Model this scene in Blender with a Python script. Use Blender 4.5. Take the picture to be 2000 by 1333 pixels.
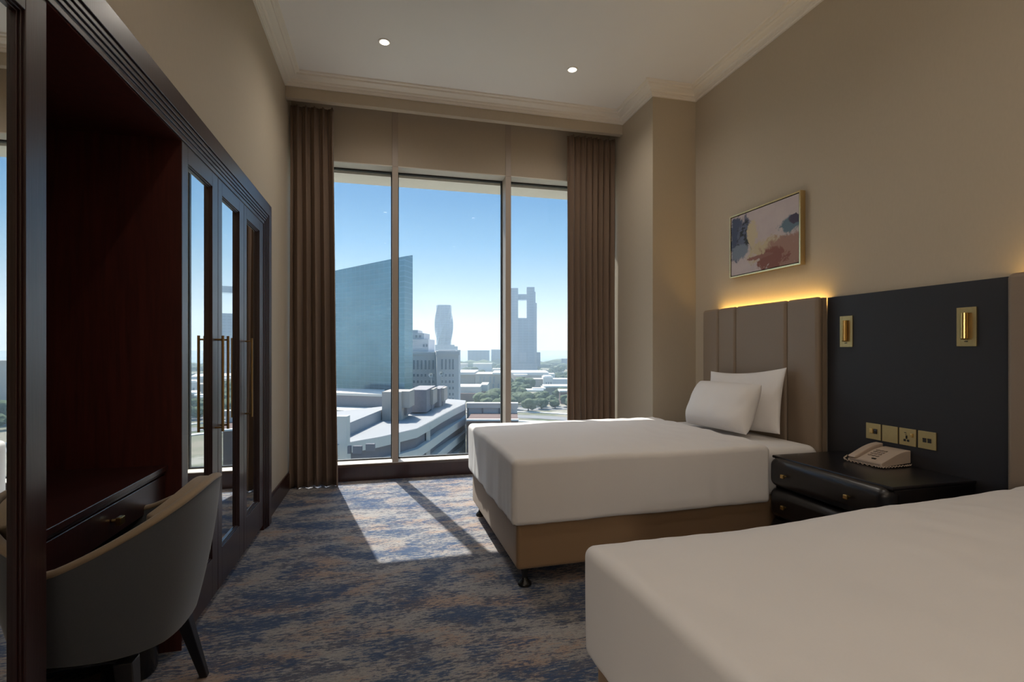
import bpy, bmesh, math, random
from mathutils import Vector, Matrix, noise
sc = bpy.context.scene
for o in list(bpy.data.objects): bpy.data.objects.remove(o)
C = sc.collection
PI = math.pi
# ------------------------------------------------------------------ camera
F, YAW, HY, EYE = 988.0, 0.245, 683.0, 1.22
cam = bpy.data.objects.new('camera', bpy.data.cameras.new('camera')); C.objects.link(cam)
cam.location = (0, 0, EYE); cam.rotation_euler = (PI/2, 0, -YAW)
cam.data.sensor_width = 36; cam.data.lens = 36*F/2000
cam.data.shift_y = (HY-666.5)/2000
cam.data.clip_start = 0.02; cam.data.clip_end = 20000
sc.camera = cam
# ------------------------------------------------------------------ view, sky, sun
sc.view_settings.view_transform = 'Standard'; sc.view_settings.look = 'None'
sc.view_settings.gamma = 1; sc.view_settings.exposure = 0.0; sc.view_settings.use_curve_mapping = False
sc.cycles.max_bounces = 12; sc.cycles.diffuse_bounces = 6; sc.cycles.glossy_bounces = 5
sc.cycles.transparent_max_bounces = 12; sc.cycles.volume_bounces = 1
sc.cycles.sample_clamp_indirect = 4.0; sc.cycles.caustics_reflective = False; sc.cycles.caustics_refractive = False
sc.cycles.use_denoising = True
world = bpy.data.worlds.new('world'); sc.world = world; world.use_nodes = True
wn = world.node_tree.nodes; wl = world.node_tree.links
wn.clear()
wtc = wn.new('ShaderNodeTexCoord'); wsep = wn.new('ShaderNodeSeparateXYZ'); wr = wn.new('ShaderNodeValToRGB')
wbg = wn.new('ShaderNodeBackground'); wo = wn.new('ShaderNodeOutputWorld')
wl.new(wtc.outputs['Generated'], wsep.inputs[0]); wl.new(wsep.outputs[2], wr.inputs[0])
wnm = wn.new('ShaderNodeVectorMath'); wnm.operation = 'NORMALIZE'; wl.new(wtc.outputs['Generated'], wnm.inputs[0])
wdt = wn.new('ShaderNodeVectorMath'); wdt.operation = 'DOT_PRODUCT'; wl.new(wnm.outputs[0], wdt.inputs[0]); wdt.inputs[1].default_value = Vector((-0.23, 1.0, 1.2)).normalized()
wmx = wn.new('ShaderNodeMath'); wmx.operation = 'MAXIMUM'; wl.new(wdt.outputs['Value'], wmx.inputs[0]); wmx.inputs[1].default_value = 0
wpw = wn.new('ShaderNodeMath'); wpw.operation = 'POWER'; wl.new(wmx.outputs[0], wpw.inputs[0]); wpw.inputs[1].default_value = 44
wgl = wn.new('ShaderNodeMixRGB'); wgl.blend_type = 'ADD'; wgl.inputs[0].default_value = 1
wgc = wn.new('ShaderNodeVectorMath'); wgc.operation = 'SCALE'; wgc.inputs[0].default_value = (.95, .97, 1.0)
wgs = wn.new('ShaderNodeMath'); wgs.operation = 'MULTIPLY'; wl.new(wpw.outputs[0], wgs.inputs[0]); wgs.inputs[1].default_value = 14.0   # bright haze around the sun
wl.new(wgs.outputs[0], wgc.inputs['Scale']); wl.new(wr.outputs[0], wgl.inputs[1]); wl.new(wgc.outputs[0], wgl.inputs[2])
wl.new(wgl.outputs[0], wbg.inputs[0]); wl.new(wbg.outputs[0], wo.inputs[0])
def sr(r, g, b):
    f = lambda c: (c/255/12.92 if c/255 <= .04045 else ((c/255+.055)/1.055)**2.4)
    return (f(r), f(g), f(b), 1)
el = wr.color_ramp.elements
el[0].position = 0.0; el[0].color = sr(232, 245, 254)
el[1].position = 0.34; el[1].color = sr(60, 136, 202)
for p, c in ((0.035, (222, 240, 253)), (0.085, (192, 219, 244)), (0.14, (150, 196, 233)), (0.2, (106, 172, 225)), (0.28, (66, 143, 207)), (0.6, (70, 130, 190))):
    e = el.new(p); e.color = sr(*c)
wbg.inputs[1].default_value = 1.0
SUN_E = 7.0
FILL_LAMP = 60.0
sun = bpy.data.objects.new('sun', bpy.data.lights.new('sun', 'SUN')); C.objects.link(sun)
sun.data.energy = SUN_E; sun.data.angle = math.radians(0.6); sun.data.color = (1.0, 0.95, 0.88)
sun.rotation_euler = Vector((0.23, -1.0, -1.2)).to_track_quat('-Z', 'Y').to_euler()
sun.location = (0, 20, 30)
# ------------------------------------------------------------------ node helpers
class NT:
    def __init__(s, name):
        s.m = bpy.data.materials.new(name); s.m.use_nodes = True
        s.n = s.m.node_tree.nodes; s.l = s.m.node_tree.links; s.n.clear()
        s.out = s.n.new('ShaderNodeOutputMaterial')
    def put(s, sock, v):
        if hasattr(v, 'node'): s.l.new(v, sock)
        else:
            if isinstance(v, tuple) and len(v) == 3 and len(sock.default_value) == 4: v = (*v, 1)
            sock.default_value = v
    def obj(s): return s.n.new('ShaderNodeTexCoord').outputs['Object']
    def map(s, v, scale=(1, 1, 1), loc=(0, 0, 0), rot=(0, 0, 0)):
        m = s.n.new('ShaderNodeMapping'); s.l.new(v, m.inputs[0])
        m.inputs['Scale'].default_value = scale; m.inputs['Location'].default_value = loc; m.inputs['Rotation'].default_value = rot
        return m.outputs[0]
    def noise(s, v, scale, detail=3, rough=.5, dist=0):
        n = s.n.new('ShaderNodeTexNoise'); s.l.new(v, n.inputs['Vector'])
        n.inputs['Scale'].default_value = scale; n.inputs['Detail'].default_value = detail
        n.inputs['Roughness'].default_value = rough; n.inputs['Distortion'].default_value = dist
        return n.outputs['Fac']
    def ramp(s, f, *stops):
        r = s.n.new('ShaderNodeValToRGB'); s.put(r.inputs[0], f); e = r.color_ramp.elements
        while len(e) < len(stops): e.new(0.5)
        for i, (p, c) in enumerate(stops):
            e[i].position = p; e[i].color = (c, c, c, 1) if not isinstance(c, tuple) else (*c[:3], 1)
        return r.outputs[0]
    def mix(s, f, a, b, mode='MIX'):
        m = s.n.new('ShaderNodeMix'); m.data_type = 'RGBA'; m.blend_type = mode
        s.put(m.inputs[0], f); s.put(m.inputs[6], a); s.put(m.inputs[7], b)
        return m.outputs[2]
    def math(s, op, a, b=0.0, c=0.0):
        m = s.n.new('ShaderNodeMath'); m.operation = op
        s.put(m.inputs[0], a); s.put(m.inputs[1], b); s.put(m.inputs[2], c)
        return m.outputs[0]
    def sep(s, v):
        x = s.n.new('ShaderNodeSeparateXYZ'); s.l.new(v, x.inputs[0]); return x.outputs
    def bump(s, h, strength=.2, dist=.01):
        b = s.n.new('ShaderNodeBump'); s.l.new(h, b.inputs['Height'])
        b.inputs['Strength'].default_value = strength; b.inputs['Distance'].default_value = dist
        return b.outputs[0]
    def pbr(s, col, rough=.5, metal=0., normal=None, coat=0., spec=.5, sheen=0., coatr=.1):
        p = s.n.new('ShaderNodeBsdfPrincipled')
        s.put(p.inputs['Base Color'], col); s.put(p.inputs['Roughness'], rough); s.put(p.inputs['Metallic'], metal)
        p.inputs['Coat Weight'].default_value = coat; p.inputs['Coat Roughness'].default_value = coatr
        p.inputs['Specular IOR Level'].default_value = spec
        p.inputs['Sheen Weight'].default_value = sheen
        if normal is not None: s.l.new(normal, p.inputs['Normal'])
        s.l.new(p.outputs[0], s.out.inputs[0]); return p
def simple(name, col, rough=.5, metal=0., var=.06, scale=30., bump=0., **k):
    t = NT(name); n = t.noise(t.obj(), scale, 3)
    c = t.mix(n, tuple(x*(1-var) for x in col[:3]), tuple(min(1, x*(1+var)) for x in col[:3]))
    t.pbr(c, rough, metal, t.bump(n, bump) if bump else None, **k); return t.m
M = {}
def wood(name, a, b, rough=.35, coat=.4):
    t = NT(name); v = t.map(t.obj(), (14, 14, .9)); n = t.noise(v, 3.2, 5, .62, .6)
    n2 = t.noise(t.map(t.obj(), (90, 90, 3)), 3, 3)
    c = t.mix(t.ramp(n, (.3, 0.), (.7, 1.)), a, b); c = t.mix(t.math('MULTIPLY', n2, .35), c, tuple(x*.5 for x in a))
    t.pbr(c, rough, 0, t.bump(n2, .04), coat=coat, coatr=.22); return t.m
M['wood'] = wood('mahogany', (.040, .0105, .0095), (.022, .007, .0065))
M['wood_in'] = wood('mahogany_veneer', (.10, .021, .014), (.05, .011, .008), .45, .15)
M['dark'] = wood('espresso_wood', (.010, .009, .011), (.006, .0055, .007), .3, .3)
M['panel'] = simple('charcoal_panel', (.017, .016, .019), .55, 0, .1, 60)
def wallpaper(name, col):
    t = NT(name); n = t.noise(t.map(t.obj(), (1, 1, .35)), 90, 4, .6); n2 = t.noise(t.obj(), 14, 3)
    c = t.mix(n, tuple(x*.955 for x in col), tuple(x*1.04 for x in col)); c = t.mix(t.math('MULTIPLY', n2, .12), c, tuple(x*.9 for x in col))
    t.pbr(c, .75, 0, t.bump(n, .12, .003), spec=.25); return t.m
M['wall'] = wallpaper('beige_wallpaper', (.47, .405, .315))
M['wall2'] = wallpaper('window_wall_paint', (.50, .43, .34))
M['ceil'] = simple('ceiling_paint', (.87, .85, .83), .8, 0, .01, 5)
M['cornice'] = simple('cornice_paint', (.83, .78, .70), .6, 0, .01, 5)
M['white'] = simple('white_frame_paint', (.72, .68, .62), .45, 0, .01, 8)
M['mull'] = simple('beige_mullion', (.42, .35, .29), .4, 0, .02, 8)
M['gasket'] = simple('black_gasket', (.01, .01, .01), .5)
t = NT('carpet')
o = t.obj()
big = t.noise(t.map(o, (1.0, 2.0, 1)), 2.5, 4, .6, .3); big2 = t.noise(t.map(o, (1.0, 2.6, 1), (7, 3, 0)), 2.3, 4, .6, .3); big3 = t.noise(t.map(o, (1.2, 3.0, 1), (21, 4, 0)), 3.0, 4, .6)
sp = t.noise(t.map(o, (1, 3.2, 1)), 26, 3, .75); sp2 = t.noise(t.map(o, (1, 3.4, 1), (3, 8, 0)), 52, 2, .8); sp3 = t.noise(t.map(o, (1, 4, 1), (9, 1, 0)), 16, 4, .8)
def thr(b_, f_, amt, lo, hi, mx_=1.):
    return t.ramp(t.math('ADD', b_, t.math('MULTIPLY', t.math('SUBTRACT', f_, .5), amt)), (lo, 0.), (hi, mx_))
c = t.mix(t.ramp(sp3, (.35, 0.), (.65, 1.)), (.27, .262, .26), (.43, .41, .395))
c = t.mix(thr(big2, sp3, 1.0, .50, .60, .85), c, (.40, .285, .22))
c = t.mix(thr(big3, sp, 1.1, .50, .60, .9), c, (.10, .112, .155))
c = t.mix(thr(big, sp3, 1.2, .50, .60, .95), c, (.062, .10, .18))
c = t.mix(t.ramp(sp2, (.52, 0.), (.66, .45)), c, (.05, .055, .085))
c = t.mix(t.ramp(sp, (.30, .5), (.42, 0.)), c, (.42, .40, .38))
t.pbr(c, .95, 0, t.bump(t.noise(o, 260, 2), .35, .006), spec=.1); M['carpet'] = t.m
def fabric(name, col, scale=400, rough=.9, var=.1, bump=.15, sheen=.15):
    t = NT(name); n = t.noise(t.obj(), scale, 2); n2 = t.noise(t.obj(), 9, 3)
    c = t.mix(n, tuple(x*(1-var) for x in col), tuple(x*(1+var) for x in col)); c = t.mix(t.math('MULTIPLY', n2, .25), c, tuple(x*.9 for x in col))
    t.pbr(c, rough, 0, t.bump(n, bump, .002), spec=.2, sheen=sheen); return t.m
M['curtain'] = fabric('brown_curtain', (.19, .13, .092), 300)
M['sheet'] = fabric('white_linen', (.80, .775, .76), 200, .85, .015, .05, .1)
M['bedbase'] = fabric('tan_faux_leather', (.29, .185, .105), 250, .6, .05, .05)
M['leather'] = simple('taupe_leather', (.235, .175, .125), .48, 0, .04, 120, .04)
M['chair'] = fabric('grey_velvet', (.078, .086, .100), 250, .85, .12, .12, .35)
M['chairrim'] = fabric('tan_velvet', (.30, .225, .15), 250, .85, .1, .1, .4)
M['brass'] = simple('brass', (.62, .43, .17), .28, 1.0, .05, 60)
M['brushed'] = simple('brushed_brass_plate', (.52, .40, .19), .42, .85, .06, 80)
M['bronze'] = simple('dark_bronze', (.36, .23, .09), .3, 1.0, .05, 60)
M['black'] = simple('black_plastic', (.012, .012, .013), .25)
M['phone'] = simple('cream_plastic', (.50, .40, .32), .45, 0, .03, 30)
M['phonedark'] = simple('grey_plastic_keys', (.27, .215, .175), .5)
M['frame'] = simple('gold_frame', (.78, .60, .32), .25, 1.0, .04, 40)
t = NT('mirror'); t.pbr((.80, .82, .82), .015, 1.0); M['mirror'] = t.m
t = NT('window_glass')
tr = t.n.new('ShaderNodeBsdfTransparent'); tr.inputs[0].default_value = (.96, .98, .98, 1)
gl = t.n.new('ShaderNodeBsdfGlossy'); gl.inputs['Roughness'].default_value = .0
lw = t.n.new('ShaderNodeLayerWeight'); lw.inputs[0].default_value = .5
lf = t.math('ADD', .012, t.math('MULTIPLY', t.math('POWER', lw.outputs['Facing'], 5.0), .9))
mx = t.n.new('ShaderNodeMixShader'); t.l.new(lf, mx.inputs[0]); t.l.new(tr.outputs[0], mx.inputs[1]); t.l.new(gl.outputs[0], mx.inputs[2])
t.l.new(mx.outputs[0], t.out.inputs[0]); M['glass'] = t.m
def emit(name, col, s):
    t = NT(name); e = t.n.new('ShaderNodeEmission'); e.inputs[0].default_value = (*col, 1); e.inputs[1].default_value = s
    t.l.new(e.outputs[0], t.out.inputs[0]); return t.m
M['bulb'] = emit('lamp_glow', (1, .88, .68), 9)
M['led'] = emit('led_strip_glow', (1, .62, .16), 42)
# painting
t = NT('abstract_canvas'); o = t.obj(); s = t.sep(o)          # object space: y 0..1 left->right, z 0..1 up
wob = t.noise(t.map(o, (1, 1.5, 1)), 5.5, 8, .72, .4)
W = t.math('MULTIPLY', t.math('SUBTRACT', wob, .5), 2.3)
def blob(cy, cz, ry, rz, soft=.25):
    a = t.math('DIVIDE', t.math('SUBTRACT', s[1], cy), ry); b = t.math('DIVIDE', t.math('SUBTRACT', s[2], cz), rz)
    d = t.math('SQRT', t.math('ADD', t.math('MULTIPLY', a, a), t.math('MULTIPLY', b, b)))
    d = t.math('ADD', d, W); return t.ramp(d, (.75, 1.), (.75+soft, 0.))
c = t.mix(t.noise(t.map(o, (1, 3, 3)), 2, 5, .6), (.44, .37, .40), (.56, .49, .47))
c = t.mix(blob(.62, .3, .42, .2, .5), c, (.50, .42, .27))
c = t.mix(blob(.85, .18, .42, .32, .3), c, (.33, .19, .15))
c = t.mix(blob(.64, .14, .24, .2, .15), c, (.22, .085, .065))
c = t.mix(blob(.45, .22, .2, .05, .15), c, (.26, .12, .10))
c = t.mix(blob(.14, .62, .21, .42, .3), c, (.055, .075, .135))
c = t.mix(blob(.2, .5, .09, .2, .2), c, (.40, .36, .20))
c = t.mix(blob(.2, .6, .14, .36, .05), c, t.mix(t.ramp(t.noise(o, 9, 4, .7), (.45, 0.), (.52, 1.)), (.02, .025, .035), (.10, .12, .19)))
c = t.mix(blob(.16, .38, .16, .14, .3), c, (.17, .21, .27))
c = t.mix(blob(.35, .62, .08, .22, .3), c, (.52, .44, .30))
c = t.mix(blob(.87, .58, .15, .14, .3), c, (.11, .17, .22))
c = t.mix(blob(.96, .66, .09, .08, .1), c, (.06, .05, .09))
t.pbr(c, .6, 0, t.bump(t.noise(o, 40, 4), .2, .004)); M['art'] = t.m
# ------------------------------------------------------------------ mesh helpers
class MB:
    def __init__(s): s.b = bmesh.new()
    def box(s, x0, x1, y0, y1, z0, z1):
        vs = [s.b.verts.new(p) for p in ((x0,y0,z0),(x1,y0,z0),(x1,y1,z0),(x0,y1,z0),(x0,y0,z1),(x1,y0,z1),(x1,y1,z1),(x0,y1,z1))]
        for f in ((0,3,2,1),(4,5,6,7),(0,1,5,4),(1,2,6,5),(2,3,7,6),(3,0,4,7)): s.b.faces.new([vs[i] for i in f])
        return s
    def prism(s, pts, z0, z1, top=None):
        a = [s.b.verts.new((x, y, z0)) for x, y in pts]
        c = [s.b.verts.new((x, y, (top[i] if top else z1))) for i, (x, y) in enumerate(pts)]
        s.b.faces.new(list(reversed(a))); s.b.faces.new(c); n = len(pts)
        for i in range(n): s.b.faces.new([a[i], a[(i+1) % n], c[(i+1) % n], c[i]])
        return s
    def tube(s, p0, p1, r0, r1=None, n=16, cap=True):
        r1 = r0 if r1 is None else r1; p0 = Vector(p0); p1 = Vector(p1); d = (p1-p0).normalized()
        u = d.orthogonal().normalized(); w = d.cross(u); A = []; B = []
        for i in range(n):
            q = u*math.cos(2*PI*i/n)+w*math.sin(2*PI*i/n); A.append(s.b.verts.new(p0+q*r0)); B.append(s.b.verts.new(p1+q*r1))
        for i in range(n): s.b.faces.new([A[i], A[(i+1) % n], B[(i+1) % n], B[i]])
        if cap: s.b.faces.new(list(reversed(A))); s.b.faces.new(B)
        return s
    def lathe(s, cx, cy, prof, n=24):
        rings = []
        for r, z in prof: rings.append([s.b.verts.new((cx+r*math.cos(2*PI*i/n), cy+r*math.sin(2*PI*i/n), z)) for i in range(n)])
        for a, c in zip(rings, rings[1:]):
            for i in range(n): s.b.faces.new([a[i], a[(i+1) % n], c[(i+1) % n], c[i]])
        s.b.faces.new(list(reversed(rings[0]))); s.b.faces.new(rings[-1]); return s
    def rbox(s, x0, x1, y0, y1, z0, z1, r, cell=.05, k=4, fn=None, skip=()):
        """rounded box with an even grid; fn(Vector)->Vector shifts each point; skip names faces left open"""
        lo = (x0, y0, z0); hi = (x1, y1, z1); ax = []
        for a in range(3):
            L = [lo[a]+r-r*math.tan(PI/4*(1-i/k)) for i in range(k)]
            inner = hi[a]-lo[a]-2*r; n = max(1, int(round(inner/cell)))
            L += [lo[a]+r+inner*i/n for i in range(n)]
            L += [hi[a]-r+r*math.tan(PI/4*i/k) for i in range(k+1)]
            ax.append(L)
        cache = {}
        def V(i, j, l):
            key = (i, j, l)
            if key not in cache:
                p = Vector((ax[0][i], ax[1][j], ax[2][l]))
                q = Vector([min(max(p[a], lo[a]+r), hi[a]-r) for a in range(3)]); d = p-q
                if d.length > 1e-9: p = q+d.normalized()*r
                if fn: p = fn(p)
                cache[key] = s.b.verts.new(p)
            return cache[key]
        N = [len(a)-1 for a in ax]
        def quad(a, b, c, d): s.b.faces.new([V(*a), V(*b), V(*c), V(*d)])
        for i in range(N[0]):
            for j in range(N[1]):
                if 'bottom' not in skip: quad((i,j,0),(i,j+1,0),(i+1,j+1,0),(i+1,j,0))
                if 'top' not in skip: quad((i,j,N[2]),(i+1,j,N[2]),(i+1,j+1,N[2]),(i,j+1,N[2]))
            for l in range(N[2]):
                quad((i,0,l),(i+1,0,l),(i+1,0,l+1),(i,0,l+1)); quad((i,N[1],l),(i,N[1],l+1),(i+1,N[1],l+1),(i+1,N[1],l))
        for j in range(N[1]):
            for l in range(N[2]):
                if 'x0' not in skip: quad((0,j,l),(0,j,l+1),(0,j+1,l+1),(0,j+1,l))
                if 'x1' not in skip: quad((N[0],j,l),(N[0],j+1,l),(N[0],j+1,l+1),(N[0],j,l+1))
        return s
    def obj(s, name, mat, parent=None, smooth=False, bevel=0., loc=None):
        me = bpy.data.meshes.new(name); 
        bmesh.ops.recalc_face_normals(s.b, faces=s.b.faces)
        s.b.to_mesh(me); s.b.free()
        if mat is not None: me.materials.append(M[mat] if isinstance(mat, str) else mat)
        o = bpy.data.objects.new(name, me); C.objects.link(o)
        if loc: o.location = loc
        if smooth:
            for p in me.polygons: p.use_smooth = True
        if bevel:
            b = o.modifiers.new('bevel', 'BEVEL'); b.width = bevel; b.segments = 2; b.limit_method = 'ANGLE'
        if parent: o.parent = parent
        return o
def empty(name, loc, rz=0):
    o = bpy.data.objects.new(name, None); C.objects.link(o); o.location = loc; o.rotation_euler.z = rz; o.empty_display_size = .1; return o
def tag(o, label, cat, group=None, kind=None):
    o['label'] = label; o['category'] = cat
    if group: o['group'] = group
    if kind: o['kind'] = kind
    return o
def struct(o, label=None):
    o['kind'] = 'structure'
    if label: o['label'] = label
    return o
def copy_tree(o, parent=None):
    c = o.copy(); C.objects.link(c)
    if parent: c.parent = parent
    for ch in list(o.children): copy_tree(ch, c)
    return c
def autosmooth(o, ang=35):
    me = o.data
    for p in me.polygons: p.use_smooth = True
    bm = bmesh.new(); bm.from_mesh(me)
    for e in bm.edges:
        if len(e.link_faces) == 2 and e.calc_face_angle(0) > math.radians(ang): e.smooth = False
    bm.to_mesh(me); bm.free(); return o
# ------------------------------------------------------------------ room shell
XL, XR, YW, YP, H = -.825, 2.72, 4.906, 4.62, 3.54
YB = -2.6
struct(MB().box(XL-1.5, XR, YB, 5.12, -.1, 0).obj('floor', 'carpet'), 'blue grey and beige streaked carpet floor')
struct(MB().box(XL-1.7, XR+.2, YB-.15, 5.25, H, H+.15).obj('ceiling', 'ceil'), 'plain off white ceiling')
wlb = MB().box(XL-.2, XL, 3.86, 5.12, 0, H).box(XL-.2, XL, -.21, 3.86, 2.21, H).box(XL-.9, XL, -.5, -.21, 0, H)
struct(wlb.obj('wall_left', 'wall'), 'beige wall above and beside the built-in wardrobes')
struct(MB().box(XR, XR+.2, YB, 5.12, 0, H).obj('wall_right', 'wall'), 'beige wall behind the headboards')
struct(MB().box(XL-1.7, XR+.2, YB-.15, YB, 0, H).obj('wall_back', 'wall'))
struct(MB().box(XL-1.7, XL-1.5, YB, -.2, 0, H).box(XL-1.5, XL-.9, -.5, -.2, 0, H).obj('wall_added_recess', 'wall'))  # unseen recess walls, added to house the fill lamp
struct(MB().box(2.29, XR, 4.033, 5.12, 0, H).obj('wall_pilaster', 'wall'), 'beige square pilaster between window and headboard wall')
ww = MB().box(XL, 2.29, YW, 5.12, 0, .148).box(XL, 2.29, YW, 5.12, 2.953, H)
struct(ww.obj('wall_window', 'wall2'), 'beige wall above the window')
# pelmet
pm = MB().box(XL, 2.29, YP, 4.68, 3.36, H)
struct(pm.obj('trim_1', 'wall2', bevel=.003), 'beige curtain pelmet below the cornice')
def sweep(path, prof, name, mat, closed=False):
    mb = MB(); rows = []
    for i, (x, y) in enumerate(path):
        ds = []
        if i > 0: ds.append(Vector((x-path[i-1][0], y-path[i-1][1])).normalized())
        if i < len(path)-1: ds.append(Vector((path[i+1][0]-x, path[i+1][1]-y)).normalized())
        n = Vector((0, 0))
        for d in ds: n += Vector((d.y, -d.x))
        rows.append([mb.b.verts.new((x+n.x*o_, y+n.y*o_, z)) for o_, z in prof])
    for a, b in zip(rows, rows[1:]):
        for j in range(len(prof)-1): mb.b.faces.new([a[j], b[j], b[j+1], a[j+1]])
        mb.b.faces.new([a[-1], b[-1], b[0], a[0]])
    mb.b.faces.new(rows[0]); mb.b.faces.new(list(reversed(rows[-1])))
    return mb.obj(name, mat)
cp = [(0, 3.455), (.016, 3.455), (.018, 3.468), (.024, 3.469), (.026, 3.482), (.034, 3.484), (.037, 3.478), (.046, 3.482), (.049, 3.497), (.060, 3.500), (.078, 3.506),
      (.092, 3.516), (.096, 3.511), (.104, 3.513), (.107, 3.526), (.130, 3.528), (.134, 3.539), (0, 3.539)]
struct(sweep([(XL, -.5), (XL, YP), (2.29, YP), (2.29, 4.033), (XR, 4.033), (XR, YB)], cp, 'trim_2', 'cornice'), 'stepped plaster cornice around the ceiling')
bp = [(0, 0.001), (.018, 0.001), (.018, .135), (.010, .150), (0, .150)]
struct(sweep([(XL, 3.872), (XL, YW)], bp, 'baseboard_left', 'wood'))
struct(sweep([(XL, YW-.001), (2.29, YW-.001)], [(0, 0.001), (.012, .001), (.012, .13), (.006, .149), (0, .149)], 'baseboard_window', 'wood'), 'dark mahogany baseboard under the window')
struct(sweep([(2.29, YW), (2.29, 4.033), (XR, 4.033)], bp, 'baseboard_right', 'wood'))
# window
win = struct(empty('window_1', (0.7, 5.0, 0)), 'large three-pane window')
def wp(mb, name, mat, **k):
    o_ = mb.obj(name, mat, **k); o_.parent = win; o_.matrix_parent_inverse = Matrix.Translation((-.7, -5.0, 0)); return o_
wp(MB().box(XL, 2.29, YW-.004, 5.12, .149, .156), 'window_sill', 'white')
wp(MB().box(XL, 2.29, YW-.002, 5.12, 2.947, 2.955), 'window_head', 'white')
for x0, x1 in ((.061, .116), (1.16, 1.216)):
    wp(MB().box(x0, x1, 4.90, 5.10, .157, 2.946).box(x0, x1, 4.9, 4.904, 2.946, 3.5), 'mullion', 'mull', bevel=.003)
edges = [XL, .061, .116, 1.16, 1.216, 2.29]
for a, b in ((XL, .061), (.116, 1.16), (1.216, 2.29)):
    g = MB()
    g.box(a, a+.010, 5.055, 5.095, .157, 2.946).box(b-.010, b, 5.055, 5.095, .157, 2.946).box(a+.01, b-.01, 5.055, 5.095, .157, .168).box(a+.01, b-.01, 5.055, 5.095, 2.934, 2.946)
    wp(g, 'gasket', 'gasket')
    wp(MB().box(a+.009, b-.009, 5.072, 5.078, .166, 2.936), 'glass_pane', 'glass')
M['soffit'] = simple('soffit_render', (.80, .77, .70), .8)
tag(MB().box(-4, 6, 5.125, 6.1, -.4, -.10).obj('bounce_ledge', 'soffit'), 'pale ledge added unseen below the window sill to bounce sun indoors', 'ledge')  # unseen reflector, added to bounce sunlight up to the ceiling
tag(MB().box(-4, 6, 5.125, 5.42, 2.92, 3.3).obj('sunshade_ledge', 'soffit'), 'pale concrete ledge outside above the window panes', 'ledge')
# ------------------------------------------------------------------ curtains
def curtain(name, x0, x1, xt0, xt1, folds, seed, label):
    rnd = random.Random(seed); nx, nz = folds*18, 44; z0, z1 = .012, 3.357
    mb = MB(); ph = [rnd.uniform(-.5, .5) for _ in range(folds+2)]; am = [rnd.uniform(.6, 1.1) for _ in range(folds+2)]
    rows = []
    for k in range(nz+1):
        tz = k/nz; z = z0+(z1-z0)*tz; row = []
        a0 = x0+(xt0-x0)*min(1, tz*1.1); a1 = x1+(xt1-x1)*min(1, tz*1.1)
        for i in range(nx+1):
            u = i/nx; f = u*folds; fi = int(min(f, folds-1e-6)); fr = f-fi
            w = am[fi]*(1-fr)+am[fi+1]*fr; p = ph[fi]*(1-fr)+ph[fi+1]*fr
            amp = .058*w*(1-.45*tz)
            y = 4.765+amp*math.sin(2*PI*f+p*(1-tz)*2.6)
            fine = .010*max(0, tz-.72)/.28; y += fine*math.sin(2*PI*f*3+seed)
            y += .012*noise.noise(Vector((u*7, z*.9, seed)))
            x = a0+(a1-a0)*u + .016*(1-tz*.6)*math.sin(4*PI*f+p*3)*w
            row.append(mb.b.verts.new((x, min(max(y, 4.69), 4.85), z+ (.006*math.sin(9*u+seed) if k == 0 else 0))))
        rows.append(row)
    for a, b in zip(rows, rows[1:]):
        for i in range(nx): mb.b.faces.new([a[i], a[i+1], b[i+1], b[i]])
    o_ = mb.obj(name, 'curtain', smooth=True)
    m_ = o_.modifiers.new('thick', 'SOLIDIFY'); m_.thickness = .004
    return tag(o_, label, 'curtain', 'curtains beside the window')
curtain('curtain', XL+.022, -.40, XL+.022, -.445, 5, 3, 'brown floor-length curtain hanging next to the wardrobe wall')
curtain('curtain', 1.765, 2.272, 1.765, 2.272, 8, 8, 'brown floor-length curtain hanging beside the pilaster, behind the bed')
# ------------------------------------------------------------------ built-in wardrobe wall
def hand(mb, x, y):
    mb.tube((x, y, .822), (x, y, 1.287), .0062, n=12)
    for z in (.842, 1.268): mb.tube((-.8005, y, z), (x, y, z), .0045, n=10)
def make_door(y0, y1, gl0, gl1, handle_y=None, parent=None):
    zb, zt, gb, gt = .035, 2.068, .222, 1.998; f = -.800; b = -.829
    d = MB().box(b, f, y0, gl0, zb, zt).box(b, f, gl1, y1, zb, zt).box(b, f, gl0, gl1, zb, gb).box(b, f, gl0, gl1, gt, zt)
    door = d.obj('door', 'wood', parent, bevel=.0015)
    bd = MB()
    for w0, w1, xx in ((0, .005, -.8065), (.0055, .010, -.812)):
        bd.box(b, xx, gl0+w0, gl0+w1, gb+w0, gt-w0).box(b, xx, gl1-w1, gl1-w0, gb+w0, gt-w0)
        bd.box(b, xx, gl0+w1, gl1-w1, gb+w0, gb+w1).box(b, xx, gl0+w1, gl1-w1, gt-w1, gt-w0)
    bd.obj('bead', 'wood', door, bevel=.001)
    MB().box(-.828, -.8185, gl0+.009, gl1-.009, gb+.009, gt-.009).obj('mirror_panel', 'mirror', door)
    if handle_y:
        h = MB(); hand(h, -.766, handle_y); h.obj('handle', 'bronze', door, smooth=False)
    return door
wd = tag(empty('wardrobe', (0, 0, 0)), 'built-in mahogany wardrobe with three tall mirrored doors and long brass handles', 'wardrobe')
MB().box(-1.42, -.832, 2.345, 2.365, 0, 2.09).box(-1.42, -.832, 3.77, 3.79, 0, 2.09).box(-1.42, -.832, 2.365, 3.77, 2.07, 2.09).box(-1.42, -1.40, 2.365, 3.77, 0, 2.07).box(-1.40, -.832, 2.365, 3.77, 0, .03).box(-.831, -.799, 3.716, 3.79, 0, 2.09).obj('carcass', 'wood_in', wd)
make_door(2.3135, 2.766, 2.376, 2.684, 2.722, wd)
make_door(2.770, 3.236, 2.832, 3.146, 2.806, wd)
make_door(3.240, 3.712, 3.298, 3.614, 3.270, wd)
ds = tag(empty('desk_alcove', (0, 0, 0)), 'open dark mahogany alcove above and around the writing desk', 'alcove')
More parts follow.
